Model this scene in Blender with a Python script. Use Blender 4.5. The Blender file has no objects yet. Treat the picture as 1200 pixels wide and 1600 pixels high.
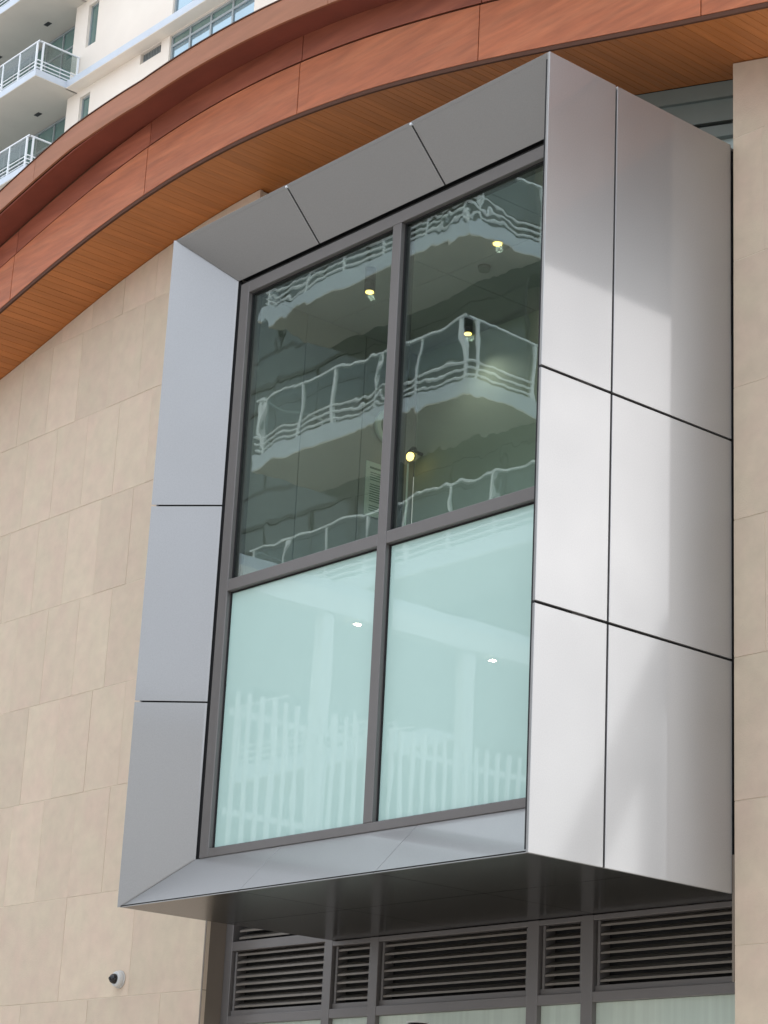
import bpy, bmesh, math, random
from mathutils import Matrix, Vector
random.seed(7)
S = bpy.context.scene
C = S.collection
# ------------------------------------------------------------------ camera, world, sun, exposure
cd = bpy.data.cameras.new('camera'); cam = bpy.data.objects.new('camera', cd); C.objects.link(cam)
r_ = (0.654146, 0.754866, 0.047654); u_ = (0.2068, -0.239099, 0.948718); b_ = (0.727549, -0.610745, -0.312512)
cam.matrix_world = Matrix(((r_[0], u_[0], b_[0], 7.051), (r_[1], u_[1], b_[1], -8.2452), (r_[2], u_[2], b_[2], -1.6629), (0, 0, 0, 1)))
cd.sensor_fit = 'VERTICAL'; cd.sensor_height = 36; cd.lens = 3442.78 / 1600 * 36
cd.clip_start = 0.1; cd.clip_end = 2000
S.camera = cam
SUN_EL, SUN_ROT = math.radians(39), math.radians(33)
w = bpy.data.worlds.new('World'); S.world = w; w.use_nodes = True
nt = w.node_tree; nt.nodes.clear()
def N(nt, t, **k):
    n = nt.nodes.new(t)
    for a, v in k.items():
        if a in n.inputs: n.inputs[a].default_value = v
        else: setattr(n, a, v)
    return n
out = N(nt, 'ShaderNodeOutputWorld'); bg = N(nt, 'ShaderNodeBackground', Strength=0.135)
sky = N(nt, 'ShaderNodeTexSky', sky_type='NISHITA', sun_disc=False, sun_elevation=SUN_EL, sun_rotation=SUN_ROT, dust_density=2.0, ozone_density=1.2)
tc = N(nt, 'ShaderNodeTexCoord'); cn = N(nt, 'ShaderNodeTexNoise', Scale=2.2, Detail=7.0, Roughness=0.55)
mp = N(nt, 'ShaderNodeMapping'); mp.inputs['Scale'].default_value = (1, 1, 2.4)
nt.links.new(tc.outputs['Generated'], mp.inputs['Vector']); nt.links.new(mp.outputs['Vector'], cn.inputs['Vector'])
cr = N(nt, 'ShaderNodeMapRange'); cr.inputs['From Min'].default_value = 0.36; cr.inputs['From Max'].default_value = 0.56
cr.inputs['To Min'].default_value = 0.45; cr.inputs['To Max'].default_value = 0.95
nt.links.new(cn.outputs['Fac'], cr.inputs['Value'])
mx = N(nt, 'ShaderNodeMix', data_type='RGBA'); mx.inputs['B'].default_value = (8.8, 9.4, 10.4, 1)
nt.links.new(cr.outputs['Result'], mx.inputs['Factor']); nt.links.new(sky.outputs['Color'], mx.inputs['A'])
nt.links.new(mx.outputs['Result'], bg.inputs['Color']); nt.links.new(bg.outputs[0], out.inputs['Surface'])
sd = bpy.data.lights.new('sun', 'SUN'); sd.energy = 0.5; sd.angle = math.radians(70); sd.color = (1, 0.92, 0.80)
sun = bpy.data.objects.new('sun', sd); C.objects.link(sun)
dv = Vector((math.sin(SUN_ROT) * math.cos(SUN_EL), math.cos(SUN_ROT) * math.cos(SUN_EL), math.sin(SUN_EL)))
sun.rotation_euler = dv.to_track_quat('Z', 'Y').to_euler()
S.view_settings.view_transform = 'Standard'; S.view_settings.look = 'None'
S.view_settings.exposure = 0.74; S.view_settings.gamma = 1; S.view_settings.use_curve_mapping = False
S.cycles.max_bounces = 8; S.cycles.transparent_max_bounces = 12; S.cycles.glossy_bounces = 5
# ------------------------------------------------------------------ mesh helpers
class MB:
    """collects boxes, prisms, tubes in world coordinates; build() links ONE object"""
    def __init__(s): s.v = []; s.f = []; s.sm = []
    def add(s, vs, fs, smooth=False):
        o = len(s.v); s.v += [tuple(p) for p in vs]; s.f += [tuple(i + o for i in f) for f in fs]; s.sm += [smooth] * len(fs); return s
    def box(s, x0, x1, y0, y1, z0, z1):
        return s.add([(x0,y0,z0),(x1,y0,z0),(x1,y1,z0),(x0,y1,z0),(x0,y0,z1),(x1,y0,z1),(x1,y1,z1),(x0,y1,z1)],
                     [(3,2,1,0),(4,5,6,7),(0,1,5,4),(1,2,6,5),(2,3,7,6),(3,0,4,7)])
    def hexa(s, front, back):          # two matching quads
        return s.add(list(front) + list(back), [(0,1,2,3),(7,6,5,4),(1,0,4,5),(2,1,5,6),(3,2,6,7),(0,3,7,4)])
    def sweep(s, rings):               # rings of equal length, closed section
        n = len(rings[0]); vs = [p for r in rings for p in r]; fs = []
        for i in range(len(rings) - 1):
            for j in range(n):
                a, b = i*n + j, i*n + (j+1) % n
                fs.append((a, b, b + n, a + n))
        fs.append(tuple(range(n))[::-1]); fs.append(tuple((len(rings)-1)*n + j for j in range(n)))
        return s.add(vs, fs)
    def tube(s, p, q, r, n=10, r2=None):
        p, q = Vector(p), Vector(q); d = (q - p).normalized(); a = d.orthogonal().normalized(); b = d.cross(a)
        r2 = r if r2 is None else r2; vs = []
        for c, rr in ((p, r), (q, r2)):
            for k in range(n):
                t = 2*math.pi*k/n; vs.append(c + a*math.cos(t)*rr + b*math.sin(t)*rr)
        o = len(s.v)
        s.add(vs, [(k, (k+1) % n, n + (k+1) % n, n + k) for k in range(n)], n > 6)
        s.add([], [tuple(range(n))[::-1], tuple(range(n, 2*n))]) if False else None
        s.f += [tuple(o + k for k in range(n))[::-1], tuple(o + n + k for k in range(n))]; s.sm += [False, False]
        return s
    def ball(s, c, r, n=16, m=10, sc=(1,1,1)):
        vs = [(c[0], c[1], c[2] + r*sc[2])]
        for i in range(1, m):
            a = math.pi*i/m
            for j in range(n):
                t = 2*math.pi*j/n
                vs.append((c[0]+r*sc[0]*math.sin(a)*math.cos(t), c[1]+r*sc[1]*math.sin(a)*math.sin(t), c[2]+r*sc[2]*math.cos(a)))
        vs.append((c[0], c[1], c[2] - r*sc[2])); L = len(vs) - 1; fs = []
        for j in range(n):
            k = (j+1) % n; fs.append((0, 1+j, 1+k)); fs.append((L, L-n+k, L-n+j))
            for i in range(m-2):
                a = 1 + i*n; fs.append((a+j, a+n+j, a+n+k, a+k))
        return s.add(vs, fs, True)
    def build(s, name, mat, parent=None, bevel=0.0, seg=2):
        me = bpy.data.meshes.new(name)
        L = Vector(parent.get('_w', (0,0,0))) if parent is not None else Vector((0,0,0))
        me.from_pydata([(p[0]-L[0], p[1]-L[1], p[2]-L[2]) for p in s.v], [], s.f); me.materials.append(mat)
        me.polygons.foreach_set('use_smooth', s.sm); me.update()
        bm = bmesh.new(); bm.from_mesh(me); bmesh.ops.recalc_face_normals(bm, faces=bm.faces); bm.to_mesh(me); bm.free()
        o = bpy.data.objects.new(name, me); C.objects.link(o)
        if parent is not None: o.parent = parent; o['_w'] = tuple(L)
        if bevel:
            b = o.modifiers.new('bevel', 'BEVEL'); b.width = bevel; b.segments = seg; b.limit_method = 'ANGLE'; b.angle_limit = math.radians(40)
        return o
def thing(name, label, cat, loc=(0,0,0), group=None):
    o = bpy.data.objects.new(name, None); C.objects.link(o); o.location = loc; o['_w'] = tuple(loc)
    o['label'] = label; o['category'] = cat
    if group: o['group'] = group
    return o
def tag(o, label, cat, group=None):
    o['label'] = label; o['category'] = cat
    if group: o['group'] = group
    return o
def struct(o, kind='structure'): o['kind'] = kind; return o
def clone(o, parent, loc=None, rot=None):
    c = o.copy(); C.objects.link(c); c.parent = parent
    if loc is not None: c.location = loc
    if rot is not None: c.rotation_euler = rot
    return c
# ------------------------------------------------------------------ materials
def mat(name, col, rough=0.6, metal=0.0, var=0.0, vscale=3.0, bump=0.0, bscale=80.0, rnd=0.0, tint=None, stretch=(1,1,1), coat=0.0, coatr=0.05, ior=1.5, emit=None, estr=0.0, spec=None, detail=5.0, rvar=0.0, tf=(0.45, 0.65)):
    m = bpy.data.materials.new(name); m.use_nodes = True; t = m.node_tree; b = t.nodes['Principled BSDF']
    b.inputs['Base Color'].default_value = (*col, 1); b.inputs['Roughness'].default_value = rough
    b.inputs['Metallic'].default_value = metal; b.inputs['IOR'].default_value = ior
    b.inputs['Coat Weight'].default_value = coat; b.inputs['Coat Roughness'].default_value = coatr
    if spec is not None: b.inputs['Specular IOR Level'].default_value = spec
    if emit: b.inputs['Emission Color'].default_value = (*emit, 1); b.inputs['Emission Strength'].default_value = estr
    g = N(t, 'ShaderNodeNewGeometry'); mp = N(t, 'ShaderNodeMapping'); mp.inputs['Scale'].default_value = stretch
    oi = N(t, 'ShaderNodeObjectInfo')
    add = N(t, 'ShaderNodeVectorMath', operation='ADD'); sc = N(t, 'ShaderNodeMath', operation='MULTIPLY'); sc.inputs[1].default_value = 37.0 if rnd else 0.0
    t.links.new(oi.outputs['Random'], sc.inputs[0]); t.links.new(g.outputs['Position'], mp.inputs['Vector'])
    t.links.new(mp.outputs['Vector'], add.inputs[0]); t.links.new(sc.outputs[0], add.inputs[1])
    vec = add.outputs[0]; last = None
    if var or tint:
        n = N(t, 'ShaderNodeTexNoise', Scale=vscale, Detail=detail, Roughness=0.6); t.links.new(vec, n.inputs['Vector'])
        mr = N(t, 'ShaderNodeMapRange'); mr.inputs['From Min'].default_value = 0.25; mr.inputs['From Max'].default_value = 0.75
        mr.inputs['To Min'].default_value = 1 - var; mr.inputs['To Max'].default_value = 1 + var; t.links.new(n.outputs['Fac'], mr.inputs['Value'])
        base = N(t, 'ShaderNodeRGB'); base.outputs[0].default_value = (*col, 1); cur = base.outputs[0]
        if tint:
            n2 = N(t, 'ShaderNodeTexNoise', Scale=vscale*0.45, Detail=3.0); t.links.new(vec, n2.inputs['Vector'])
            m2 = N(t, 'ShaderNodeMapRange'); m2.inputs['From Min'].default_value = tf[0]; m2.inputs['From Max'].default_value = tf[1]; t.links.new(n2.outputs['Fac'], m2.inputs['Value'])
            mm = N(t, 'ShaderNodeMix', data_type='RGBA'); mm.inputs['B'].default_value = (*tint, 1)
            t.links.new(m2.outputs[0], mm.inputs['Factor']); t.links.new(cur, mm.inputs['A']); cur = mm.outputs['Result']
        vm = N(t, 'ShaderNodeVectorMath', operation='SCALE'); t.links.new(cur, vm.inputs[0]); t.links.new(mr.outputs[0], vm.inputs['Scale']); last = vm.outputs[0]
    if rnd:
        mr = N(t, 'ShaderNodeMapRange'); mr.inputs['To Min'].default_value = 1 - rnd; mr.inputs['To Max'].default_value = 1 + rnd; t.links.new(oi.outputs['Random'], mr.inputs['Value'])
        vm = N(t, 'ShaderNodeVectorMath', operation='SCALE')
        if last: t.links.new(last, vm.inputs[0])
        else: vm.inputs[0].default_value = col
        t.links.new(mr.outputs[0], vm.inputs['Scale']); last = vm.outputs[0]
    if last: t.links.new(last, b.inputs['Base Color'])
    if rvar:
        n4 = N(t, 'ShaderNodeTexNoise', Scale=1.7, Detail=4.0); t.links.new(vec, n4.inputs['Vector'])
        m4 = N(t, 'ShaderNodeMapRange'); m4.inputs['From Min'].default_value = 0.3; m4.inputs['From Max'].default_value = 0.7
        m4.inputs['To Min'].default_value = rough - rvar; m4.inputs['To Max'].default_value = rough + rvar
        t.links.new(n4.outputs['Fac'], m4.inputs['Value']); t.links.new(m4.outputs[0], b.inputs['Roughness'])
    if bump:
        n3 = N(t, 'ShaderNodeTexNoise', Scale=bscale, Detail=3.0); t.links.new(vec, n3.inputs['Vector'])
        bp = N(t, 'ShaderNodeBump', Strength=bump, Distance=0.002); t.links.new(n3.outputs['Fac'], bp.inputs['Height']); t.links.new(bp.outputs[0], b.inputs['Normal'])
    return m
STONE = mat('limestone', (0.62, 0.52, 0.39), 0.75, var=0.07, vscale=9, detail=12, rnd=0.05, tint=(0.63, 0.495, 0.385), bump=0.7, bscale=110, tf=(0.35, 0.7))
MORTAR = mat('mortar', (0.70, 0.62, 0.50), 0.9, var=0.1)
SILVER = mat('silver_panel', (0.335, 0.332, 0.326), 0.46, 0.70, var=0.045, vscale=150, detail=2, rvar=0.04, bump=0.5, bscale=1.6, coat=0.5, coatr=0.07)
SILVER.node_tree.nodes['Principled BSDF'].inputs['Coat IOR'].default_value = 1.9
SILVER_IN = SILVER
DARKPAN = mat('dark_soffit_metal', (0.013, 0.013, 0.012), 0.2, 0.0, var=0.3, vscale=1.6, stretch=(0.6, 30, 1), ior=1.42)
DARK = mat('dark_cavity', (0.012, 0.012, 0.013), 0.8)
FRAME = mat('bronze_frame', (0.175, 0.164, 0.158), 0.42, 0.35, var=0.05, rnd=0.03, bump=0.05, bscale=300)
FRAMED = mat('dark_channel', (0.03, 0.03, 0.031), 0.6)
LOUV = mat('louvre_metal', (0.21, 0.19, 0.165), 0.45, 0.3, var=0.06, rnd=0.05)
JAMB = mat('jamb_metal', (0.20, 0.165, 0.13), 0.5, 0.2, var=0.05)
WOODP = mat('terracotta_wood_panel', (0.40, 0.112, 0.040), 0.48, var=0.26, vscale=8, rnd=0.045, tint=(0.44, 0.135, 0.052), stretch=(0.35, 1, 3.4), bump=0.2, bscale=30, detail=8)
WOODB = mat('red_wood_band', (0.26, 0.068, 0.034), 0.5, var=0.17, vscale=7, rnd=0.05, tint=(0.35, 0.10, 0.05), stretch=(0.35, 1, 3.4), detail=8)
WOODU = mat('dark_red_wood', (0.23, 0.055, 0.032), 0.5, var=0.15, vscale=7, stretch=(0.35, 1, 3))
WOODC = mat('sky_greyed_wood_cornice', (0.35, 0.14, 0.07), 0.55, var=0.14, vscale=6, tint=(0.40, 0.16, 0.085), stretch=(0.35, 1, 3.4), detail=8, rnd=0.03)  # greyer base colour: sky reflection on the cornice face put into the tone
LIP = mat('brown_metal_lip', (0.10, 0.045, 0.028), 0.7, spec=0.15)
SOFFIT = mat('orange_wood_soffit', (0.47, 0.16, 0.038), 0.5, var=0.15, vscale=6, rnd=0.07, tint=(0.44, 0.15, 0.035), stretch=(5, 0.5, 1), detail=8)
STUCCO = mat('cream_stucco', (0.80, 0.73, 0.64), 0.85, var=0.04, vscale=0.7, tint=(0.76, 0.68, 0.59), bump=0.2, bscale=20)
STUCCO2 = mat('beige_stucco', (0.42, 0.38, 0.31), 0.85, var=0.06, vscale=0.7)
WHITE = mat('white_paint', (0.74, 0.77, 0.79), 0.4, var=0.03)
BLUEW = mat('pale_blue_slab_edge', (0.52, 0.57, 0.63), 0.5, var=0.05)
SLABU = mat('slab_underside', (0.60, 0.56, 0.49), 0.8, var=0.05, vscale=1)
TFRAME = mat('grey_green_frame', (0.33, 0.37, 0.38), 0.45, 0.2)
TGLASS = mat('tower_glass', (0.10, 0.19, 0.175), 0.06, 0.0, var=0.2, vscale=0.8, ior=2.3)
TGLASSB = mat('bright_reflective_glass', (0.25, 0.36, 0.42), 0.05, 0.55, var=0.1, vscale=0.8, ior=2.0)
def rail_glass():
    m = bpy.data.materials.new('railing_glass'); m.use_nodes = True; t = m.node_tree; t.nodes.clear()
    o = N(t, 'ShaderNodeOutputMaterial'); a = N(t, 'ShaderNodeMixShader'); a.inputs[0].default_value = 0.10
    tr = N(t, 'ShaderNodeBsdfTransparent'); tr.inputs['Color'].default_value = (0.66, 0.72, 0.71, 1); gl = N(t, 'ShaderNodeBsdfGlossy', Roughness=0.0)
    t.links.new(tr.outputs[0], a.inputs[1]); t.links.new(gl.outputs[0], a.inputs[2]); t.links.new(a.outputs[0], o.inputs[0]); return m
RAILG = rail_glass()
GROUND = mat('paving', (0.60, 0.535, 0.465), 0.85, var=0.12, vscale=1.2, bump=0.3)
ASPH = mat('concrete_road', (0.30, 0.285, 0.265), 0.9, var=0.15, vscale=8, bump=0.4)
ROOMW = mat('taupe_wall_panel', (0.44, 0.44, 0.42), 0.55, var=0.05)
ROOMC = mat('grey_ceiling', (0.45, 0.46, 0.46), 0.7, var=0.05)
OLIVE = mat('olive_wall', (0.44, 0.48, 0.41), 0.7, var=0.06)
ROOMF = mat('floor_carpet', (0.12, 0.11, 0.10), 0.9, var=0.2, vscale=20)
BLACK = mat('black_plastic', (0.012, 0.012, 0.014), 0.12, var=0.05)
CAMW = mat('camera_white', (0.62, 0.62, 0.60), 0.4, var=0.03)
PAPER = mat('pale_green_sheet', (0.80, 0.88, 0.80), 0.6, var=0.03)
INK = mat('grey_ink', (0.20, 0.28, 0.23), 0.6, var=0.03)
LAMP = mat('warm_bulb', (1, 0.85, 0.5), 0.4, emit=(1.0, 0.66, 0.16), estr=4.0)
LAMPW = mat('white_lamp', (1, 0.9, 0.7), 0.4, emit=(1.0, 0.86, 0.62), estr=60.0)
CLER = mat('green_grey_metal', (0.19, 0.22, 0.20), 0.45, 0.1, var=0.06)
CLERD = mat('dark_green_glass', (0.05, 0.06, 0.055), 0.15, var=0.1, ior=1.8)
CLERW = mat('pale_green_film', (0.50, 0.58, 0.55), 0.4, var=0.04)
STEEL = mat('dark_steel', (0.07, 0.07, 0.072), 0.5, 0.3)

def wobble(t, strength, scale, dist=0.012):
    g = N(t, 'ShaderNodeNewGeometry'); mp = N(t, 'ShaderNodeMapping'); mp.inputs['Scale'].default_value = (1.0, 1.0, 0.75)
    oi = N(t, 'ShaderNodeObjectInfo'); sc = N(t, 'ShaderNodeMath', operation='MULTIPLY'); sc.inputs[1].default_value = 19.0
    ad = N(t, 'ShaderNodeVectorMath', operation='ADD')
    t.links.new(oi.outputs['Random'], sc.inputs[0]); t.links.new(g.outputs['Position'], mp.inputs['Vector'])
    t.links.new(mp.outputs[0], ad.inputs[0]); t.links.new(sc.outputs[0], ad.inputs[1])
    n = N(t, 'ShaderNodeTexNoise', Scale=scale, Detail=1.2, Roughness=0.35, Distortion=0.3)
    t.links.new(ad.outputs[0], n.inputs['Vector'])
    n2 = N(t, 'ShaderNodeTexNoise', Scale=scale*3.2, Detail=1.0); t.links.new(ad.outputs[0], n2.inputs['Vector'])
    n3 = N(t, 'ShaderNodeTexNoise', Scale=scale*0.6, Detail=0.0); t.links.new(ad.outputs[0], n3.inputs['Vector'])
    mk = N(t, 'ShaderNodeMapRange'); mk.inputs['From Min'].default_value = 0.42; mk.inputs['From Max'].default_value = 0.68; mk.inputs['To Min'].default_value = 0.02; mk.inputs['To Max'].default_value = 0.42
    t.links.new(n3.outputs['Fac'], mk.inputs['Value'])
    mu = N(t, 'ShaderNodeMath', operation='MULTIPLY_ADD'); t.links.new(n2.outputs['Fac'], mu.inputs[0]); t.links.new(mk.outputs[0], mu.inputs[1]); t.links.new(n.outputs['Fac'], mu.inputs[2])
    b = N(t, 'ShaderNodeBump', Strength=strength, Distance=dist); t.links.new(mu.outputs[0], b.inputs['Height'])
    return b.outputs[0]
def glass_clear():
    m = bpy.data.materials.new('tinted_clear_glass'); m.use_nodes = True; t = m.node_tree; t.nodes.clear()
    o = N(t, 'ShaderNodeOutputMaterial'); mixs = N(t, 'ShaderNodeMixShader'); tr = N(t, 'ShaderNodeBsdfTransparent'); gl = N(t, 'ShaderNodeBsdfGlossy')
    tr.inputs['Color'].default_value = (0.82, 0.885, 0.85, 1); gl.inputs['Roughness'].default_value = 0.0; gl.inputs['Color'].default_value = (0.86, 0.95, 0.92, 1)
    lw = N(t, 'ShaderNodeLayerWeight', Blend=0.5); fr = N(t, 'ShaderNodeMapRange'); fr.inputs['To Min'].default_value = 0.06; fr.inputs['To Max'].default_value = 0.27; t.links.new(lw.outputs['Facing'], fr.inputs['Value'])
    nb = wobble(t, 1.0, 2.6, 0.0008); t.links.new(nb, gl.inputs['Normal'])
    t.links.new(fr.outputs[0], mixs.inputs[0]); t.links.new(tr.outputs[0], mixs.inputs[1]); t.links.new(gl.outputs[0], mixs.inputs[2]); t.links.new(mixs.outputs[0], o.inputs[0])
    return m
GLASS = glass_clear()
def frosted(name, col, ior, wob):
    m = mat(name, col, 0.55, var=0.03, vscale=1.2)
    t = m.node_tree; b = t.nodes['Principled BSDF']; b.inputs['Coat Weight'].default_value = 1; b.inputs['Coat IOR'].default_value = ior; b.inputs['Coat Roughness'].default_value = 0.003
    t.links.new(wobble(t, 1.0, 2.6, wob), b.inputs['Coat Normal']); return m
FROST = frosted('frosted_film_glass', (0.46, 0.66, 0.605), 1.68, 0.0003)
FROST2 = frosted('pale_curtained_glass', (0.50, 0.58, 0.50), 1.6, 0.0008)
_n = [n for n in FROST2.node_tree.nodes if n.type == 'MAPPING'][0]; _n.inputs['Scale'].default_value = (22, 1, 0.4)
for n in FROST2.node_tree.nodes:
    if n.type == 'MAP_RANGE' and abs(n.inputs['To Max'].default_value - 1.03) < 1e-4: n.inputs['To Min'].default_value = 0.90; n.inputs['To Max'].default_value = 1.12
# ------------------------------------------------------------------ setting: ground
GZ = -3.3
struct(MB().box(-300, 300, -300, 300, GZ - 0.5, GZ).build('ground', GROUND))
struct(MB().box(-200, 200, -13.5, -5.5, GZ + 0.0, GZ + 0.004).build('road', ASPH))
struct(MB().box(-40, 40, -5.3, -0.004, GZ + 0.0, GZ + 0.13).build('pavement', GROUND, bevel=0.02))
# ------------------------------------------------------------------ canopy curve
_cx = [-8 + 0.5*i for i in range(21)]
_cz = [4.678,4.773,4.884,4.995,5.096,5.179,5.239,5.272,5.276,5.252,5.201,5.127,5.032,4.923,4.803,4.677,4.551,4.430,4.316,4.214,4.125]
def zc(x):
    if x <= -8: return 4.678 + (x + 8)*0.18
    if x >= 2: return 4.125 - (x - 2)*0.14
    i = min(int((x + 8)/0.5), 19); t = (x - _cx[i])/0.5
    p0 = _cz[max(i-1, 0)] if i else 2*_cz[0]-_cz[1]; p1, p2 = _cz[i], _cz[i+1]; p3 = _cz[i+2] if i+2 < 21 else 2*_cz[20]-_cz[19]
    return 0.5*(2*p1 + (p2-p0)*t + (2*p0-5*p1+4*p2-p3)*t*t + (3*p1-p0-3*p2+p3)*t**3)
def xs_(a, b, st=0.1):
    n = max(1, int(math.ceil((b-a)/st))); return [a + (b-a)*i/n for i in range(n+1)]
# ------------------------------------------------------------------ stone walls
ZJ = [0.452 + 0.7255*k for k in range(0, 8)]
rows = [GZ + 0.13, -2.35, -1.65, -0.95, -0.25] + ZJ
def stone_wall(name, label, x0, x1, wide, joints, loc):
    root = thing(name, label, 'stone wall', loc)
    g = 0.0035
    std = {}
    for ri in range(len(rows) - 1):
        z0, z1 = rows[ri], rows[ri+1]
        for a, b in joints(ri, z0):
            a2, b2 = max(a, x0), min(b, x1)
            if b2 - a2 < 0.03: continue
            dy = random.uniform(-0.0012, 0.0012)
            ga = 0.0013 if a2 > x0 else 0; gb = 0.0013 if b2 < x1 else 0
            lo = min(zc(x) for x in xs_(a2, b2, 0.05))
            if lo > z1 + 0.02:
                key = (round(b2-a2-ga-gb, 4), round(z1-z0, 4))
                if key not in std:
                    W, Hh = key
                    o = MB().box(0, W, 0, 0.028, 0, Hh - 2*g*0.5).build('stone_panel', STONE, bevel=0.0012, seg=1)
                    o.parent = root; o['_w'] = loc; std[key] = o
                else:
                    o = clone(std[key], root)
                o.location = (a2 + ga - loc[0], -0.028 + dy - loc[1] + 0.028, z0 + g*0.5 - loc[2])
            elif max(zc(a2), zc(b2)) > z0 + 0.03:
                m = MB(); X = xs_(a2 + ga, b2 - gb, 0.07); rings = []
                for x in X:
                    zt = max(z0 + g, min(z1 - g*0.5, zc(x) - 0.004)); rings.append([(x, dy, z0 + g*0.5), (x, dy, zt), (x, dy + 0.028, zt), (x, dy + 0.028, z0 + g*0.5)])
                m.sweep(rings).build('stone_panel', STONE, root)
    m = MB(); X = xs_(x0 + 0.002, x1 - 0.002, 0.1); rings = []
    for x in X:
        zt = zc(x) - 0.01; rings.append([(x, 0.0025, GZ), (x, 0.0025, zt), (x, 0.16, zt), (x, 0.16, GZ)])
    m.sweep(rings).build('wall_core', MORTAR, root)
    return root
def left_joints(ri, z0):
    wdt = 0.4165 if ri >= 5 else 0.833
    offs = {5: -5.949, 6: -5.867, 7: -6.145, 8: -5.984, 9: -5.849, 10: -6.04, 11: -5.93}
    base = offs.get(ri, -5.95 + 0.37*(ri % 2))
    k0 = int((-13 - base)/wdt) - 1
    return [(base + wdt*k, base + wdt*(k+1)) for k in range(k0, k0 + 40) if base + wdt*k < -4.25 and base + wdt*(k+1) > -12.0]
def right_joints(ri, z0):
    if ri in (6, 9): return [(0.0, 0.215), (0.215, 0.5)]
    return [(0.0, 0.5)]
stone_wall('stone_wall', 'beige limestone panel wall left of the silver bay window, under the wooden canopy', -11.5, -4.295, 0.41, left_joints, (-8, 0, GZ))
stone_wall('stone_pier', 'narrow pale limestone pier at the right edge beside the bay window', 0.012, 0.43, 0.4, right_joints, (0.2, 0, GZ))
pr = bpy.data.objects['stone_pier']
MB().box(0.404, 0.4285, 0.032, 6.0, GZ, 4.3).build('side_return', STONE, pr)
MB().box(-0.004, 0.010, 0.0, 0.16, -0.42, 0.19).build('metal_flashing', JAMB, pr)
# ------------------------------------------------------------------ lower louvred screen wall (Y = .17)
YL = 0.171
lv = thing('louvered_window_wall', 'bronze framed wall of dark louvres over frosted glass under the bay window', 'window wall', (-2, YL, GZ))
vm = [(-4.295, -4.22), (-3.30, -3.228), (-2.878, -2.805), (-1.568, -1.485), (-1.163, -1.08), (-0.06, 0.012)]
for a, b in vm:
    MB().box(a, b, YL - 0.02, YL + 0.10, GZ, 0.72 if a < -3.5 else (0.72 if a < -3.25 else -0.001)).build('mullion', FRAME, lv, bevel=0.003)
for i in range(5):
    a, b = vm[i][1], vm[i+1][0]
    for z0, z1, nm in ((-0.452, -0.398, 'transom'), (-0.012 if i else 0.0, 0.058 if i == 0 else -0.002, 'transom'), (-2.02, -1.95, 'transom'), (GZ + 0.13, GZ + 0.25, 'transom')):
        if i and z1 < z0 + 0.02: z0 = -0.03
        MB().box(a - 0.0005, b + 0.0005, YL - 0.018, YL + 0.09, z0, z1).build(nm, FRAME, lv, bevel=0.003)
    # inner frame of louvre
    top = -0.031 if i else -0.001
    m = MB(); m.box(a, b, YL + 0.002, YL + 0.08, -0.397, -0.365); m.box(a + 0.012, a + 0.03, YL + 0.002, YL + 0.08, -0.365, top); m.box(b - 0.03, b - 0.012, YL + 0.002, YL + 0.08, -0.365, top)
    m.build('louver_frame', FRAME, lv, bevel=0.002)
    sets = [(-0.365, top)] + ([(0.059, 0.72)] if i == 0 else [])
    first = None
    for z0, z1 in sets:
        n = int((z1 - z0)/0.0425); st = (z1 - z0)/n
        for k in range(n):
            zz = z0 + st*(k + 0.35)
            if first is None:
                W = b - a - 0.062; m = MB()
                m.hexa([(0, 0, 0), (W, 0, 0), (W, 0, 0.012), (0, 0, 0.012)], [(0, 0.055, 0.034), (W, 0.055, 0.034), (W, 0.055, 0.038), (0, 0.055, 0.038)])
                first = m.build('louver_blade', LOUV); first.parent = lv; o = first
            else: o = clone(first, lv)
            o.location = (a + 0.031 + 2, 0.008, zz - GZ)
    MB().box(a, b, YL + 0.085, YL + 0.089, -0.40, 0.72 if i == 0 else -0.005).build('louver_backing', DARK, lv)
    for z0, z1 in ((-1.95, -0.452), (GZ + 0.25, -2.02)):
        MB().box(a + 0.001, b - 0.001, YL + 0.012, YL + 0.03, z0 + 0.001, z1 - 0.001).build('frosted_pane', FROST2, lv)
MB().box(-4.295, 0.012, YL + 0.2, YL + 0.25, GZ, -0.02).build('inner_backing', DARK, lv)
MB().box(-4.31, -4.296, -0.004, YL + 0.09, GZ, 5.2).build('jamb_panel', JAMB, lv)
# ------------------------------------------------------------------ bay window box
X0, D, H = -3.2204, 1.388, 4.05
Xi, Yi, Zt, Zb = -2.909, -1.118, 3.771, 0.2765
RZ = [0.0, 1.1677, 2.3437, H]; J = [-2.1407, -1.0625]; T = 0.012
bay = thing('bay_window', 'large projecting silver metal bay window with four panes, two clear above two frosted', 'bay window', (-1.6, 0, 0))
g = 0.0065
XR = -0.016
# right side cladding
cols = [(-D, -0.90 - g), (-0.90 + g, -0.004)]
for c0, c1 in cols:
    for k in range(3):
        MB().box(XR, 0.0, c0, c1, RZ[k] + (g if k else 0), RZ[k+1] - (g if k < 2 else 0)).build('side_panel', SILVER, bay, bevel=0.0022)
MB().box(XR - 0.03, XR - 0.005, -D + 0.02, YL, 0.02, H - 0.02).build('side_core', DARK, bay)
# left splay cladding
def inner(z):  # z on the inner edge belonging to a joint height on the front edge
    return z
nx, ny = (Yi + D), -(Xi - X0); nl = math.hypot(nx, ny); nx, ny = -nx/nl*T, -ny/nl*T   # towards the back of the splay
for k in range(3):
    zf0, zf1 = RZ[k] + (g*0.7 if k else 0), RZ[k+1] - (g*0.7 if k < 2 else 0)
    zi0, zi1 = (Zb if k == 0 else zf0), (Zt if k == 2 else zf1)
    f = [(X0, -D, zf0), (Xi, Yi, zi0), (Xi, Yi, zi1), (X0, -D, zf1)]
    bk = [(p[0] + nx, p[1] - ny, p[2]) for p in f]
    MB().hexa(f, bk).build('jamb_panel', SILVER, bay, bevel=0.0015)
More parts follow.
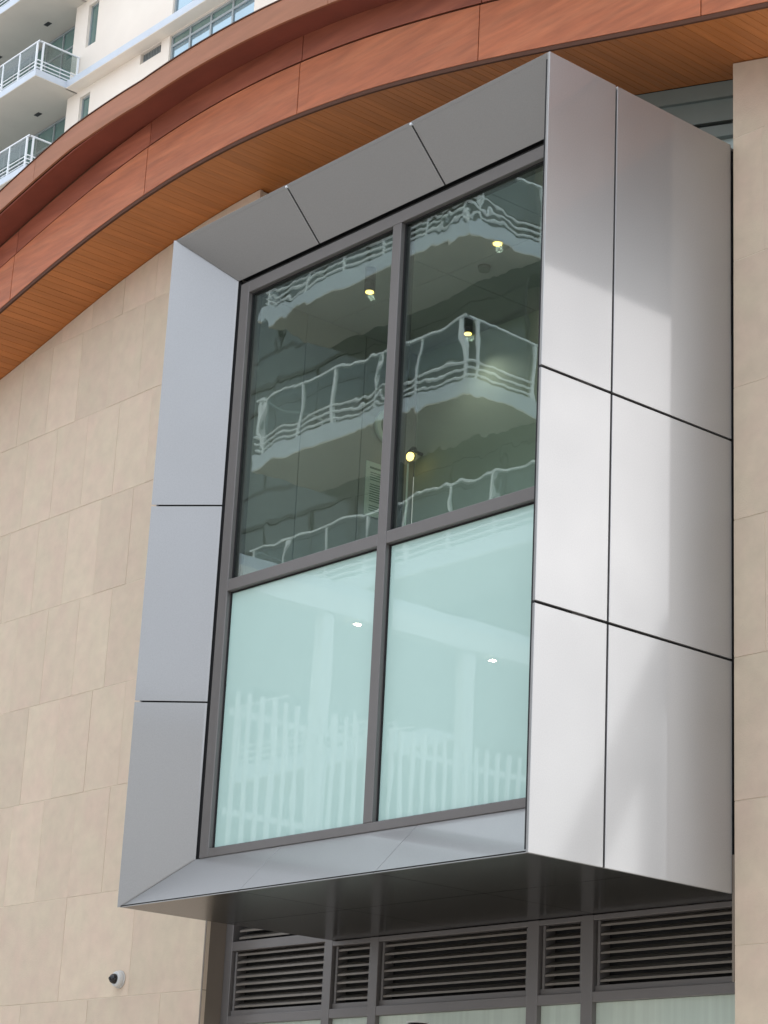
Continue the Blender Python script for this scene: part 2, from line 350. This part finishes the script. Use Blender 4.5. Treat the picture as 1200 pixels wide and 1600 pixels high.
# splay core
f = [(X0 + 0.003, -D + 0.021, 0.03), (Xi, Yi + 0.02, Zb), (Xi, Yi + 0.02, Zt), (X0 + 0.003, -D + 0.021, H - 0.03)]
MB().hexa(f, [(p[0], p[1] + 0.06, p[2]) for p in f]).build('jamb_core', DARK, bay)
# head and sill splays
for nm, zf, zi, gg, sg in (('head_panel', H, Zt, 0.0055, 1), ('sill_panel', 0.0, Zb, 0.0022, -1)):
    xe = [(X0, Xi)] + [(j, j) for j in J] + [(XR, XR)]
    for k in range(3):
        (fa, ia), (fb, ib) = xe[k], xe[k+1]
        ga = gg if k else 0.0008; gb = gg if k < 2 else 0.001
        f = [(fa + ga, -D, zf), (fb - gb, -D, zf), (ib - gb, Yi, zi), (ia + ga, Yi, zi)]
        bk = [(p[0], p[1] + T*0.7, p[2] + sg*T*0.0) for p in f]
        bk = [(p[0], p[1] + (0.012 if i < 2 else 0.0), p[2] + (0 if i < 2 else sg*0.012)) for i, p in enumerate(f)]
        MB().hexa(f, bk).build(nm, SILVER, bay, bevel=0.001, seg=1)
    f = [(X0 + 0.04, -D + 0.075, zf - sg*0.013), (XR - 0.002, -D + 0.075, zf - sg*0.013), (XR - 0.002, Yi + 0.03, zi + sg*0.02), (Xi, Yi + 0.03, zi + sg*0.02)]
    MB().hexa(f, [(p[0], p[1] + 0.03, p[2]) for p in f]).build('splay_core', DARK, bay)
for j in J:
    MB().box(j - 0.007, j + 0.007, -D + 0.002, -D + 0.016, H - 0.016, H - 0.003).build('sky_gap_dot', WHITE, bay)  # white bits colour in the sky light that leaks through the joint tops
# outer shell: top, left, underside
MB().box(X0 + 0.002, XR - 0.002, -D + 0.014, YL, H - 0.016, H - 0.004).build('top_panel', SILVER, bay)
MB().box(X0 + 0.0, X0 + 0.012, -D + 0.02, YL, 0.012, H - 0.02).build('outer_side_panel', SILVER, bay)
ux = [X0 + 0.003, J[0], J[1], XR]
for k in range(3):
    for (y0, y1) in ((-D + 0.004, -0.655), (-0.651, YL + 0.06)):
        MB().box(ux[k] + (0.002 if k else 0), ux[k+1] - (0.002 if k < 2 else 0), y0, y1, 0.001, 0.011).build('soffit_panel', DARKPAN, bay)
MB().box(X0 + 0.02, XR - 0.05, -D + 0.12, YL, 0.012, 0.06).build('floor_core', DARK, bay)
# window frame
ch = 0.036; XF0, XF1 = Xi + ch, XR - 0.004; ZF0, ZF1 = Zb, Zt - ch; fw_ = 0.078; Y0, Y1 = Yi - 0.006, Yi + 0.10
m = MB(); m.box(Xi, XF0, Yi + 0.03, Y1, Zb, Zt); m.box(XF0, XF1, Yi + 0.03, Y1, ZF1, Zt); m.build('channel', FRAMED, bay)
GX = [XF0 + 0.083, -1.477, -1.405, -0.095]; GZ_ = [0.325, 1.80, 1.87, 3.662]
MB().box(XF0, GX[0], Y0, Y1, ZF0, ZF1).build('frame_stile', FRAME, bay, bevel=0.004)
MB().box(GX[3], XF1, Y0, Y1, ZF0, ZF1).build('frame_stile', FRAME, bay, bevel=0.004)
MB().box(GX[0], GX[3], Y0, Y1, GZ_[3], ZF1).build('frame_head', FRAME, bay, bevel=0.004)
MB().box(GX[0], GX[3], Y0, Y1, ZF0, GZ_[0]).build('frame_sill', FRAME, bay, bevel=0.004)
MB().box(GX[1], GX[2], Y0 - 0.001, Y1, GZ_[0], GZ_[3]).build('mullion', FRAME, bay, bevel=0.004)
MB().box(GX[0], GX[1], Y0, Y1, GZ_[1], GZ_[2]).build('transom', FRAME, bay, bevel=0.004)
MB().box(GX[2], GX[3], Y0, Y1, GZ_[1], GZ_[2]).build('transom', FRAME, bay, bevel=0.004)
for a, b in ((GX[0], GX[1]), (GX[2], GX[3])):
    for z0, z1, mt, nm in ((GZ_[0], GZ_[1], FROST, 'frosted_pane'), (GZ_[2], GZ_[3], GLASS, 'glass_pane')):
        # gasket
        m = MB(); q = 0.008; yq0, yq1 = Yi + 0.022, Yi + 0.05
        m.box(a, a + q, yq0, yq1, z0, z1); m.box(b - q, b, yq0, yq1, z0, z1); m.box(a + q, b - q, yq0, yq1, z0, z0 + q); m.box(a + q, b - q, yq0, yq1, z1 - q, z1)
        m.build('gasket', DARK, bay)
        MB().box(a + q*0.6, b - q*0.6, Yi + 0.030, Yi + 0.038, z0 + q*0.6, z1 - q*0.6).build(nm, mt, bay)
    MB().box(a, b, Yi + 0.07, Yi + 0.09, GZ_[0], GZ_[1]).build('pane_backing', DARK, bay)
# ------------------------------------------------------------------ room behind the clear panes
RX0, RX1, RY0, RY1, RZ0, RZ1 = -2.97, -0.06, Yi + 0.11, 0.40, 1.75, 3.765
rw = struct(MB().box(RX0 - 0.05, RX0 - 0.012, RY0, RY1, RZ0, RZ1).build('interior_side_wall', DARK)); 
ys = [RY0, -0.53, -0.05, RY1]
for k in range(3):
    MB().box(RX0 - 0.012, RX0, ys[k] + 0.004, ys[k+1] - 0.004, RZ0, RZ1 - 0.004).build('wall_panel', ROOMW, rw)
ic = struct(MB().box(RX0 - 0.05, RX1 + 0.03, RY0, RY1 + 0.05, RZ1 + 0.014, RZ1 + 0.03).build('interior_ceiling', DARK))
for (x0, x1) in ((RX0 - 0.03, -1.9), (-1.894, -0.95), (-0.944, RX1 + 0.02)):
    for (y0, y1) in ((RY0, -0.34), (-0.334, RY1)):
        MB().box(x0, x1, y0, y1, RZ1, RZ1 + 0.012).build('ceiling_panel', ROOMC, ic)
struct(MB().box(RX0, RX1, RY1, RY1 + 0.05, RZ0, RZ1).build('interior_back_wall', OLIVE))
struct(MB().box(RX1, RX1 + 0.012, RY0, RY1, RZ0, RZ1).build('interior_right_wall', ROOMC))
struct(MB().box(RX0, RX1, RY0, RY1, RZ0 - 0.03, RZ0).build('interior_floor', ROOMF))
def downlight(x, y, drop, r, label):
    t = thing('ceiling_downlight', label, 'ceiling light', (x, y, RZ1), 'downlights behind the clear panes')
    zb = RZ1 - drop
    MB().tube((x, y, RZ1 - 0.001), (x, y, zb), r, 20).build('housing', BLACK if drop > 0.05 else CAMW, t)
    MB().tube((x, y, zb - 0.0005), (x, y, zb - 0.006), r*0.72, 20).build('bulb', LAMP, t)
    ld = bpy.data.lights.new('downlight_glow', 'SPOT'); ld.energy = 2.6; ld.color = (1, 0.94, 0.84); ld.spot_size = math.radians(150); ld.spot_blend = 0.8; ld.shadow_soft_size = 0.02
    lo = bpy.data.objects.new('downlight_glow', ld); C.objects.link(lo); lo.parent = t; lo.location = (0, 0, -drop - 0.03)
downlight(-2.17, -0.70, 0.15, 0.033, 'lit cylinder downlight on the ceiling behind the upper left pane')
downlight(-2.29, 0.20, 0.10, 0.030, 'lit cylinder downlight behind the reflected balcony corner, upper right pane')
downlight(-1.36, -0.44, 0.012, 0.034, 'lit recessed downlight nearest the top of the upper right pane')
sc = thing('wall_spotlight', 'small lit yellow wall spotlight low behind the upper right pane', 'wall light', (-2.90, 0.40, 3.04))
MB().tube((-2.90, 0.399, 3.07), (-2.90, 0.33, 3.07), 0.012, 10).build('bracket', BLACK, sc)
MB().tube((-2.90, 0.33, 3.085), (-2.885, 0.29, 3.03), 0.022, 14, 0.032).build('housing', BLACK, sc)
MB().ball((-2.883, 0.286, 3.022), 0.030, 14, 8, (1, 0.7, 1)).build('bulb', LAMP, sc)
dt = MB().tube((-1.66, -0.26, RZ1 - 0.001), (-1.66, -0.26, RZ1 - 0.03), 0.04, 20, 0.032).build('smoke_detector', CLER)
tag(dt, 'small round smoke detector on the ceiling behind the upper right pane', 'smoke detector')
po = thing('wall_notice', 'pale green printed notice sheet hanging on the inner wall beside the mullion', 'notice', (RX0, 0.1, 2.75))
MB().box(RX0 + 0.001, RX0 + 0.006, 0.0, 0.20, 2.585, 2.94).build('sheet', PAPER, po)
m = MB(); m.box(RX0 + 0.006, RX0 + 0.0075, 0.03, 0.19, 2.895, 2.908)
for k in range(17):
    if k in (4, 13): continue
    m.box(RX0 + 0.006, RX0 + 0.0075, 0.035, 0.15 + 0.035*random.random(), 2.868 - k*0.0155, 2.873 - k*0.0155)
m.build('print', INK, po)
ckt = thing('wall_clock', 'round white wall clock half hidden behind the centre mullion', 'clock', (RX0, 0.165, 3.20))
MB().tube((RX0 + 0.001, 0.165, 3.20), (RX0 + 0.03, 0.165, 3.20), 0.115, 32).build('rim', PAPER, ckt)
MB().tube((RX0 + 0.030, 0.165, 3.20), (RX0 + 0.033, 0.165, 3.20), 0.083, 32).build('dial', CLER, ckt)
m = MB(); m.box(RX0 + 0.033, RX0 + 0.035, 0.162, 0.168, 3.20, 3.26); m.box(RX0 + 0.033, RX0 + 0.035, 0.165, 0.21, 3.197, 3.203); m.build('hands', BLACK, ckt)
tag(MB().tube((-2.80, 0.2, 1.76), (-2.80, 0.2, 2.93), 0.006, 8).build('thin_pole', PAPER), 'thin pale vertical rod standing behind the upper right pane', 'pole')
# ------------------------------------------------------------------ canopy
can = thing('wooden_canopy', 'wave shaped wooden canopy with terracotta fascia and orange slatted soffit over the bay', 'canopy', (-3, 0, 4.6))
YF = -0.53; XA, XB = -10.155, 1.95
# soffit boards share one mesh
bw = 0.0702
nb = int((XB - 0.02 - XA)/bw); fb = None
for k in range(nb):
    x = XA + bw*(k + 0.5)
    sl = (zc(x + 0.03) - zc(x - 0.03))/0.06
    if fb is None:
        m = MB(); hw = (bw - 0.0018)/2
        m.box(-hw, hw, YF + 0.022, YL + 0.02, 0, 0.012); fb = m.build('soffit_board', SOFFIT); fb.parent = can; o = fb
    else: o = clone(fb, can)
    o.location = (x + 3, 0, zc(x) + 0.002 - 4.6 + random.uniform(0, 0.0006)); o.rotation_euler = (0, -math.atan(sl), 0)
def strip(name, a, b, sec, mt, parent=can, bevel=0.0, st=0.1, ex=0):
    e = lambda x: ex*0.07*min(1, max(0, (-4.8 - x)/0.9))
    """section (y, dz above the curve) swept along the wave"""
    return MB().sweep([[(x, y, zc(x) + dz + e(x)) for (y, dz) in sec] for x in xs_(a, b, st)]).build(name, mt, parent, bevel=bevel)
jn = [0.246 + 1.7355*k for k in range(-6, 1)] + [XB]
for a, b in zip(jn[:-1], jn[1:]):
    strip('fascia_panel', a + 0.004, b - 0.004, [(YF, 0.028), (YF + 0.018, 0.028), (YF + 0.018, 0.402), (YF, 0.402)], WOODP, bevel=0.0015)
    strip('band_panel', a + 0.004, b - 0.004, [(YF + 0.012, 0.424), (YF + 0.026, 0.424), (YF + 0.026, 0.612), (YF + 0.012, 0.612)], WOODB, bevel=0.0015)
jc = [x + 0.52 for x in jn]; jc[0] = jn[0]; jc[-1] = jn[-1]
for a, b in zip(jc[:-1:2], jc[2::2]):
    strip('cornice_panel', a + 0.002, b - 0.002, [(-0.735, 0.60), (-0.717, 0.60), (-0.717, 0.775), (-0.735, 0.775)], WOODC, bevel=0.0015, ex=1)
strip('cornice_underside', XA, XB, [(-0.716, 0.613), (-0.50, 0.613), (-0.50, 0.626), (-0.716, 0.626)], WOODU, ex=0.5)
strip('bottom_lip', XA, XB, [(YF + 0.003, 0.0), (YF + 0.021, 0.0), (YF + 0.021, 0.026), (YF + 0.003, 0.026)], LIP)
strip('fascia_core', XA, XB, [(YF + 0.028, 0.02), (YF + 0.06, 0.02), (YF + 0.06, 0.615), (YF + 0.028, 0.615)], LIP, ex=0.45)
strip('soffit_core', XA, XB, [(YF + 0.03, 0.020), (YL + 0.04, 0.020), (YL + 0.04, 0.05), (YF + 0.03, 0.05)], LIP)
strip('roof', XA, XB, [(-0.740, 0.777), (4.0, 0.777), (4.0, 0.786), (-0.740, 0.786)], LIP, ex=1)
strip('roof_back', XA, XB, [(YL + 0.05, 0.0), (4.0, 0.0), (4.0, 0.77), (YL + 0.05, 0.77)], DARK)
# ------------------------------------------------------------------ clerestory between bay top and canopy
cl = thing('clerestory_window', 'green grey clerestory framing in the gap between bay top and canopy', 'clerestory', (-2, YL, 4.05))
XE = 0.012
def clband(nm, y0, y1, z0, z1, mt): MB().box(-4.29, XE, y0, y1, z0, z1).build(nm, mt, cl)
strip('header', -4.29, XE, [(YL + 0.02, -0.10), (YL + 0.06, -0.10), (YL + 0.06, -0.003), (YL + 0.02, -0.003)], CLER, cl)
strip('header_beam', -4.29, XE, [(YL + 0.05, -0.235), (YL + 0.09, -0.235), (YL + 0.09, -0.09), (YL + 0.05, -0.09)], CLER, cl)
strip('dark_pane', -4.29, XE, [(YL + 0.12, -0.95), (YL + 0.13, -0.95), (YL + 0.13, -0.1), (YL + 0.12, -0.1)], CLERD, cl)
strip('transom', -4.29, XE, [(YL + 0.02, -0.345), (YL + 0.11, -0.345), (YL + 0.11, -0.275), (YL + 0.02, -0.275)], CLER, cl)
strip('pale_pane', -4.29, XE, [(YL + 0.07, -0.45), (YL + 0.08, -0.45), (YL + 0.08, -0.345), (YL + 0.07, -0.345)], CLERW, cl)
# ------------------------------------------------------------------ security camera on the stone wall
cm = thing('security_camera', 'small white dome security camera with black eye on the limestone wall', 'security camera', (-5.214, 0, -0.14))
cx_, cz_ = -5.214, -0.14
MB().tube((cx_, -0.001, cz_), (cx_, -0.012, cz_), 0.058, 28).build('base_plate', CAMW, cm)
MB().tube((cx_, -0.012, cz_), (cx_, -0.045, cz_), 0.056, 28, 0.048).build('housing', CAMW, cm, bevel=0.006)
MB().ball((cx_, -0.052, cz_), 0.033, 20, 12).build('dome', BLACK, cm)
MB().tube((cx_, -0.083, cz_), (cx_, -0.088, cz_), 0.010, 12).build('lens', BLACK, cm)
wl = thing('wall_lamp', 'top of a black wall lamp on the frosted glass wall at the bottom edge', 'wall lamp', (-2.17, 0, -0.6))
MB().tube((-2.15, -0.10, -0.545), (-2.15, -0.10, -0.80), 0.055, 20).build('shade', BLACK, wl, bevel=0.006)
MB().tube((-2.15, -0.10, -0.538), (-2.15, -0.10, -0.545), 0.062, 20).build('cap', CAMW, wl)
MB().box(-2.17, -2.13, -0.06, 0.15, -0.70, -0.66).build('arm', BLACK, wl)
# ------------------------------------------------------------------ buildings with balconies
def wall_holes(name, mt, parent, x0, x1, z0, z1, y, holes, depth, sgn=1):
    """front skin at y facing -sgn, holes with reveals going back by depth"""
    X = sorted({x0, x1, *[h[0] for h in holes], *[h[1] for h in holes]}); Z = sorted({z0, z1, *[h[2] for h in holes], *[h[3] for h in holes]})
    m = MB(); yb = y + sgn*depth
    for i in range(len(X)-1):
        for k in range(len(Z)-1):
            xm, zm = (X[i]+X[i+1])/2, (Z[k]+Z[k+1])/2
            if any(h[0] < xm < h[1] and h[2] < zm < h[3] for h in holes): continue
            m.add([(X[i], y, Z[k]), (X[i+1], y, Z[k]), (X[i+1], y, Z[k+1]), (X[i], y, Z[k+1])], [(0,1,2,3)])
    for h in holes:
        a, b, c, d = h
        m.add([(a,y,c),(b,y,c),(b,y,d),(a,y,d),(a,yb,c),(b,yb,c),(b,yb,d),(a,yb,d)], [(0,1,5,4),(1,2,6,5),(2,3,7,6),(3,0,4,7)])
    return m.build(name, mt, parent)
def window(parent, a, b, c, d, y, sgn, xm=(), zm=(), fr=0.05, glass=TGLASS, upper=None, fmat=TFRAME):
    """framed window set in a hole: frame part with pane sub-parts"""
    m = MB(); ya, yb = sorted((y, y + sgn*0.07))
    m.box(a, a + fr, ya, yb, c, d); m.box(b - fr, b, ya, yb, c, d); m.box(a + fr, b - fr, ya, yb, c, c + fr); m.box(a + fr, b - fr, ya, yb, d - fr, d)
    for x in xm: m.box(x - fr/2, x + fr/2, ya, yb, c + fr, d - fr)
    f = m.build('window', fmat, parent)
    xe = [a + fr] + [v for x in xm for v in (x - fr/2, x + fr/2)] + [b - fr]
    mm = MB()
    for i in range(0, len(xe), 2):
        ze = [c + fr] + [v for z in zm for v in (z - fr/2, z + fr/2)] + [d - fr]
        for z in zm: mm.box(xe[i], xe[i+1], ya, yb, z - fr/2, z + fr/2)
        for k in range(0, len(ze), 2):
            gmt = upper if (upper and k == len(ze) - 2) else glass
            y2 = y + sgn*0.035
            MB().box(xe[i] + 0.001, xe[i+1] - 0.001, min(y2, y2 + sgn*0.01), max(y2, y2 + sgn*0.01), ze[k] + 0.001, ze[k+1] - 0.001).build('pane', gmt, f)
    if zm: mm.build('glazing_bar', fmat, f)
    return f
def balcony(parent, x0, x1, yf, yb, z0, th, hr, sgn, sp=1.0, under=SLABU, edge=BLUEW, ends=(False, True), rt=0.018):
    """slab with railing; yf = free front, yb = wall side"""
    a, b = sorted((yf, yb))
    m = MB(); m.box(x0, x1, a, b, z0, z0 + 0.02); sl = m.build('balcony', under, parent)
    MB().box(x0 - 0.004, x1 + 0.004, a - (0.004 if sgn > 0 else 0), b + (0.004 if sgn < 0 else 0), z0 + 0.021, z0 + th).build('slab_edge', edge, sl)
    i = 0.06*sgn; yr = yf + i; zt = z0 + hr; xr = x1 - 0.06; xl = x0 + 0.06
    m = MB(); m.box(xl - 0.03, xr + 0.03, min(yr - 0.03, yr + 0.03), yr + 0.03, zt - 0.035, zt)
    if ends[1]: m.box(xr - 0.03, xr + 0.03, min(yr, yb), max(yr, yb), zt - 0.036, zt - 0.001)
    if ends[0]: m.box(xl - 0.03, xl + 0.03, min(yr, yb), max(yr, yb), zt - 0.036, zt - 0.001)
    m.build('handrail', WHITE, sl)
    for z in (z0 + th + 0.10, z0 + th + 0.22, z0 + th + 0.34):
        m = MB().tube((xl, yr, z), (xr, yr, z), rt, 6)
        if ends[1]: m.tube((xr, yr, z), (xr, yb, z), rt, 6)
        if ends[0]: m.tube((xl, yr, z), (xl, yb, z), rt, 6)
        m.build('rail', WHITE, sl)
    n = max(2, round((xr - xl)/sp)); px = [xr - 0.10 - (xr - xl - 0.2)*k/n for k in range(n + 1)]
    pts = [(x, yr) for x in px]
    if ends[1]: pts += [(xr, yr + 0.14*sgn), (xr, yb - 0.04*sgn)]
    if ends[0]: pts += [(xl, yr + 0.14*sgn), (xl, yb - 0.04*sgn)]
    for x, y in pts:
        MB().box(x - 0.024, x + 0.024, y - 0.024, y + 0.024, z0 + th, zt - 0.036).build('post', WHITE, sl)
    zg0 = z0 + th + 0.40
    for q in range(len(px) - 1):
        MB().box(px[q+1] + 0.04, px[q] - 0.04, yr - 0.005, yr + 0.005, zg0, zt - 0.05).build('glass_panel', RAILG, sl)
    if ends[1]: MB().box(xr - 0.005, xr + 0.005, min(yr + 0.2*sgn, yb - 0.1*sgn), max(yr + 0.2*sgn, yb - 0.1*sgn), zg0, zt - 0.05).build('glass_panel', RAILG, sl)
    return sl
# apartment tower up behind the canopy
tw = thing('apartment_tower', 'cream apartment tower with white railed balconies rising behind the wooden canopy', 'building', (-40, 25, GZ))
TY, TYB = 21.55, 21.15
floors = [29.81 + 3.08*k for k in range(-3, 4)]
holes = []
for b in floors:
    holes += [(-43.22, -42.68, b + 1.43, b + 2.86), (-40.15, -39.13, b + 2.72, b + 3.06), (-38.72, -34.82, b + 0.60, b + 3.06)]
wall_holes('wall', STUCCO, tw, -43.92, -26.0, GZ, 56, TY, holes, 0.16)
MB().box(-43.92, -43.76, TY + 0.01, 24.0, GZ, 56).build('side_wall', STUCCO, tw)
MB().box(-54, -26, 24.0, 34, GZ, 56).build('tower_core', STUCCO, tw)
MB().box(-43.7, -26.0, TY + 0.3, 24.0, GZ, 56).build('inner_core', DARK, tw)
for b in floors:
    MB().box(-43.45, -26.0, TYB, TY + 0.0, b + 0.02, b + 0.24).build('floor_band', BLUEW, tw)
    MB().box(-43.45, -26.0, TYB + 0.004, TY, b, b + 0.019).build('band_soffit', STUCCO, tw)
    window(tw, -43.22, -42.68, b + 1.43, b + 2.86, TY + 0.09, 1, fr=0.05)
    v = MB().box(-40.15, -39.13, TY + 0.12, TY + 0.13, b + 2.72, b + 3.06).build('vent', DARK, tw)
    m = MB()
    for k in range(13): m.box(-40.13 + k*0.078, -40.11 + k*0.078, TY + 0.09, TY + 0.119, b + 2.72, b + 3.06)
    m.build('vent_fin', TFRAME, v)
    window(tw, -38.72, -34.82, b + 0.60, b + 3.06, TY + 0.06, 1, xm=(-37.83, -36.87, -35.88), zm=(b + 2.74,), fr=0.07, glass=TGLASSB, upper=TGLASS)
    # balcony and the glazed wall behind it
    balcony(tw, -54.0, -43.40, 20.1, TY + 0.0, b, 0.23, 1.21, 1, sp=0.98)
    MB().box(-54.0, -43.93, TY + 0.001, 24.0, b, b + 0.23).build('loggia_slab', SLABU, tw)
    if b > 26:
        window(tw, -54.0, -43.94, b + 0.23, b + 3.05, 22.05, 1, xm=[-53.0 + 0.95*k for k in range(10)], zm=(b + 2.35,), fr=0.06, glass=TGLASS)
        for vx in (-45.35, -48.2):
            MB().box(vx - 0.13, vx + 0.13, 21.36, 21.50, b - 0.012, b - 0.001).build('soffit_vent', FRAMED, tw)
# building across the street, mirrored in the clear panes
op = thing('balcony_block', 'beige block with white railed balconies across the street, mirrored in the clear panes', 'building', (-28, -24, GZ))
OYF, OYW = -17.2, -18.9
of = [11.95 + 3.0*k for k in range(-5, 5)]
for i, b in enumerate(of):
    xr = -18.68 if b > 11 else -15.6
    balcony(op, -24.65, xr, OYF, OYW, b, 0.30, 1.42, -1, sp=1.15, ends=(True, True), under=SLABU, rt=0.022)
    window(op, -30.5, xr - 0.3, b + 0.32, b + 2.75, OYW, -1, xm=[-29 + 1.35*k for k in range(int((xr + 28)/1.35))], zm=(b + 2.2,), fr=0.08, glass=CLERD, fmat=FRAMED)
    MB().box(-32, xr, OYW - 0.4, OYW + 0.001, b - 0.25, b + 0.32).build('spandrel', CLERD, op)
MB().box(-36, -15.7, -34, OYW - 0.4, GZ, 10.0).build('wall', STUCCO2, op)
MB().box(-36, -18.75, -34, OYW - 0.4, 10.0, 42).build('wall', STUCCO2, op)
lb = thing('added_street_block', 'unseen plain block added across the street to darken the left silver panels', 'building', (15, -27, GZ))  # unseen block, added so the lower left silver panels reflect darker
MB().box(0.5, 34, -34, -23, GZ, 6.4).build('wall', STUCCO2, lb)
MB().box(0.3, 34.2, -34.2, -22.8, 6.4, 6.8).build('parapet', BLUEW, lb)
for fz in (-0.4, 2.6):
    for k in range(9):
        MB().box(1.6 + 3.5*k, 3.8 + 3.5*k, -22.999, -22.95, fz, fz + 1.7).build('window', CLERD, lb)
# slatted screen fence and walkway mirrored in the frosted panes
fe = thing('slatted_screen_fence', 'tall white screen of vertical bars across the street, mirrored in the frosted panes', 'fence', (-12, -12, GZ))
fb = None
for k in range(58):
    y = -7.96 - 0.172*k
    if fb is None:
        fb = MB().box(-0.016, 0.016, -0.022, 0.022, 0, 1.85).build('bar', WHITE); fb.parent = fe; o = fb
    else: o = clone(fb, fe)
    o.location = (0, y + 12, 2.1 - GZ)
for z in (3.72, 2.62): MB().box(-12.055, -12.023, -17.95, -7.9, z - 0.035, z + 0.035).build('rail', WHITE, fe)
MB().box(-13.6, -11.95, -18.0, -7.8, 1.85, 2.1).build('deck', STUCCO2, fe)
for y in (-8.6, -12.6, -17.0): MB().box(-12.9, -12.5, y - 0.2, y + 0.2, GZ, 1.849).build('column', STUCCO2, fe)
wk = thing('walkway_canopy', 'pale flat walkway canopy on columns across the street, mirrored in the frosted panes', 'canopy', (-14, -12, GZ))
MB().box(-12.3, -12.05, -19.0, -7.9, 5.15, 5.40).build('beam', WHITE, wk)
MB().box(-16.5, -12.301, -19.0, -7.9, 5.40, 5.62).build('roof', BLUEW, wk)
for y in (-9.25, -11.5, -15.0): MB().box(-12.25, -12.09, y - 0.08, y + 0.08, 2.101, 5.149).build('column', WHITE, wk)
for y, lb in ((-9.72, 'round lit lamp under the walkway canopy, mirrored in the left frosted pane'), (-11.92, 'round lit lamp under the walkway canopy, mirrored in the right frosted pane')):
    t = thing('soffit_lamp', lb, 'ceiling light', (-12.16, y, 5.149), 'lamps under the walkway canopy')
    MB().tube((-12.16, y, 5.149), (-12.16, y, 5.125), 0.055, 16).build('housing', CAMW, t); MB().tube((-12.16, y, 5.124), (-12.16, y, 5.115), 0.046, 16).build('bulb', LAMPW, t)
br = thing('added_brace', 'unseen dark sloping brace and post, added to mirror as a diagonal in the silver side panels', 'brace', (4.3, 4, GZ))  # unseen brace, invented to give the side panels a dark diagonal reflection
MB().hexa([(4.02, 3.95, 3.0), (4.02, 3.95, 2.45), (6.6, 3.95, -1.8), (6.6, 3.95, -1.1)], [(4.02, 4.1, 3.0), (4.02, 4.1, 2.45), (6.6, 4.1, -1.8), (6.6, 4.1, -1.1)]).build('strut', STEEL, br)
MB().box(4.18, 4.27, 3.93, 4.12, GZ, 2.55).build('post', STEEL, br)
for o in bpy.data.objects:
    if '_w' in o: del o['_w']
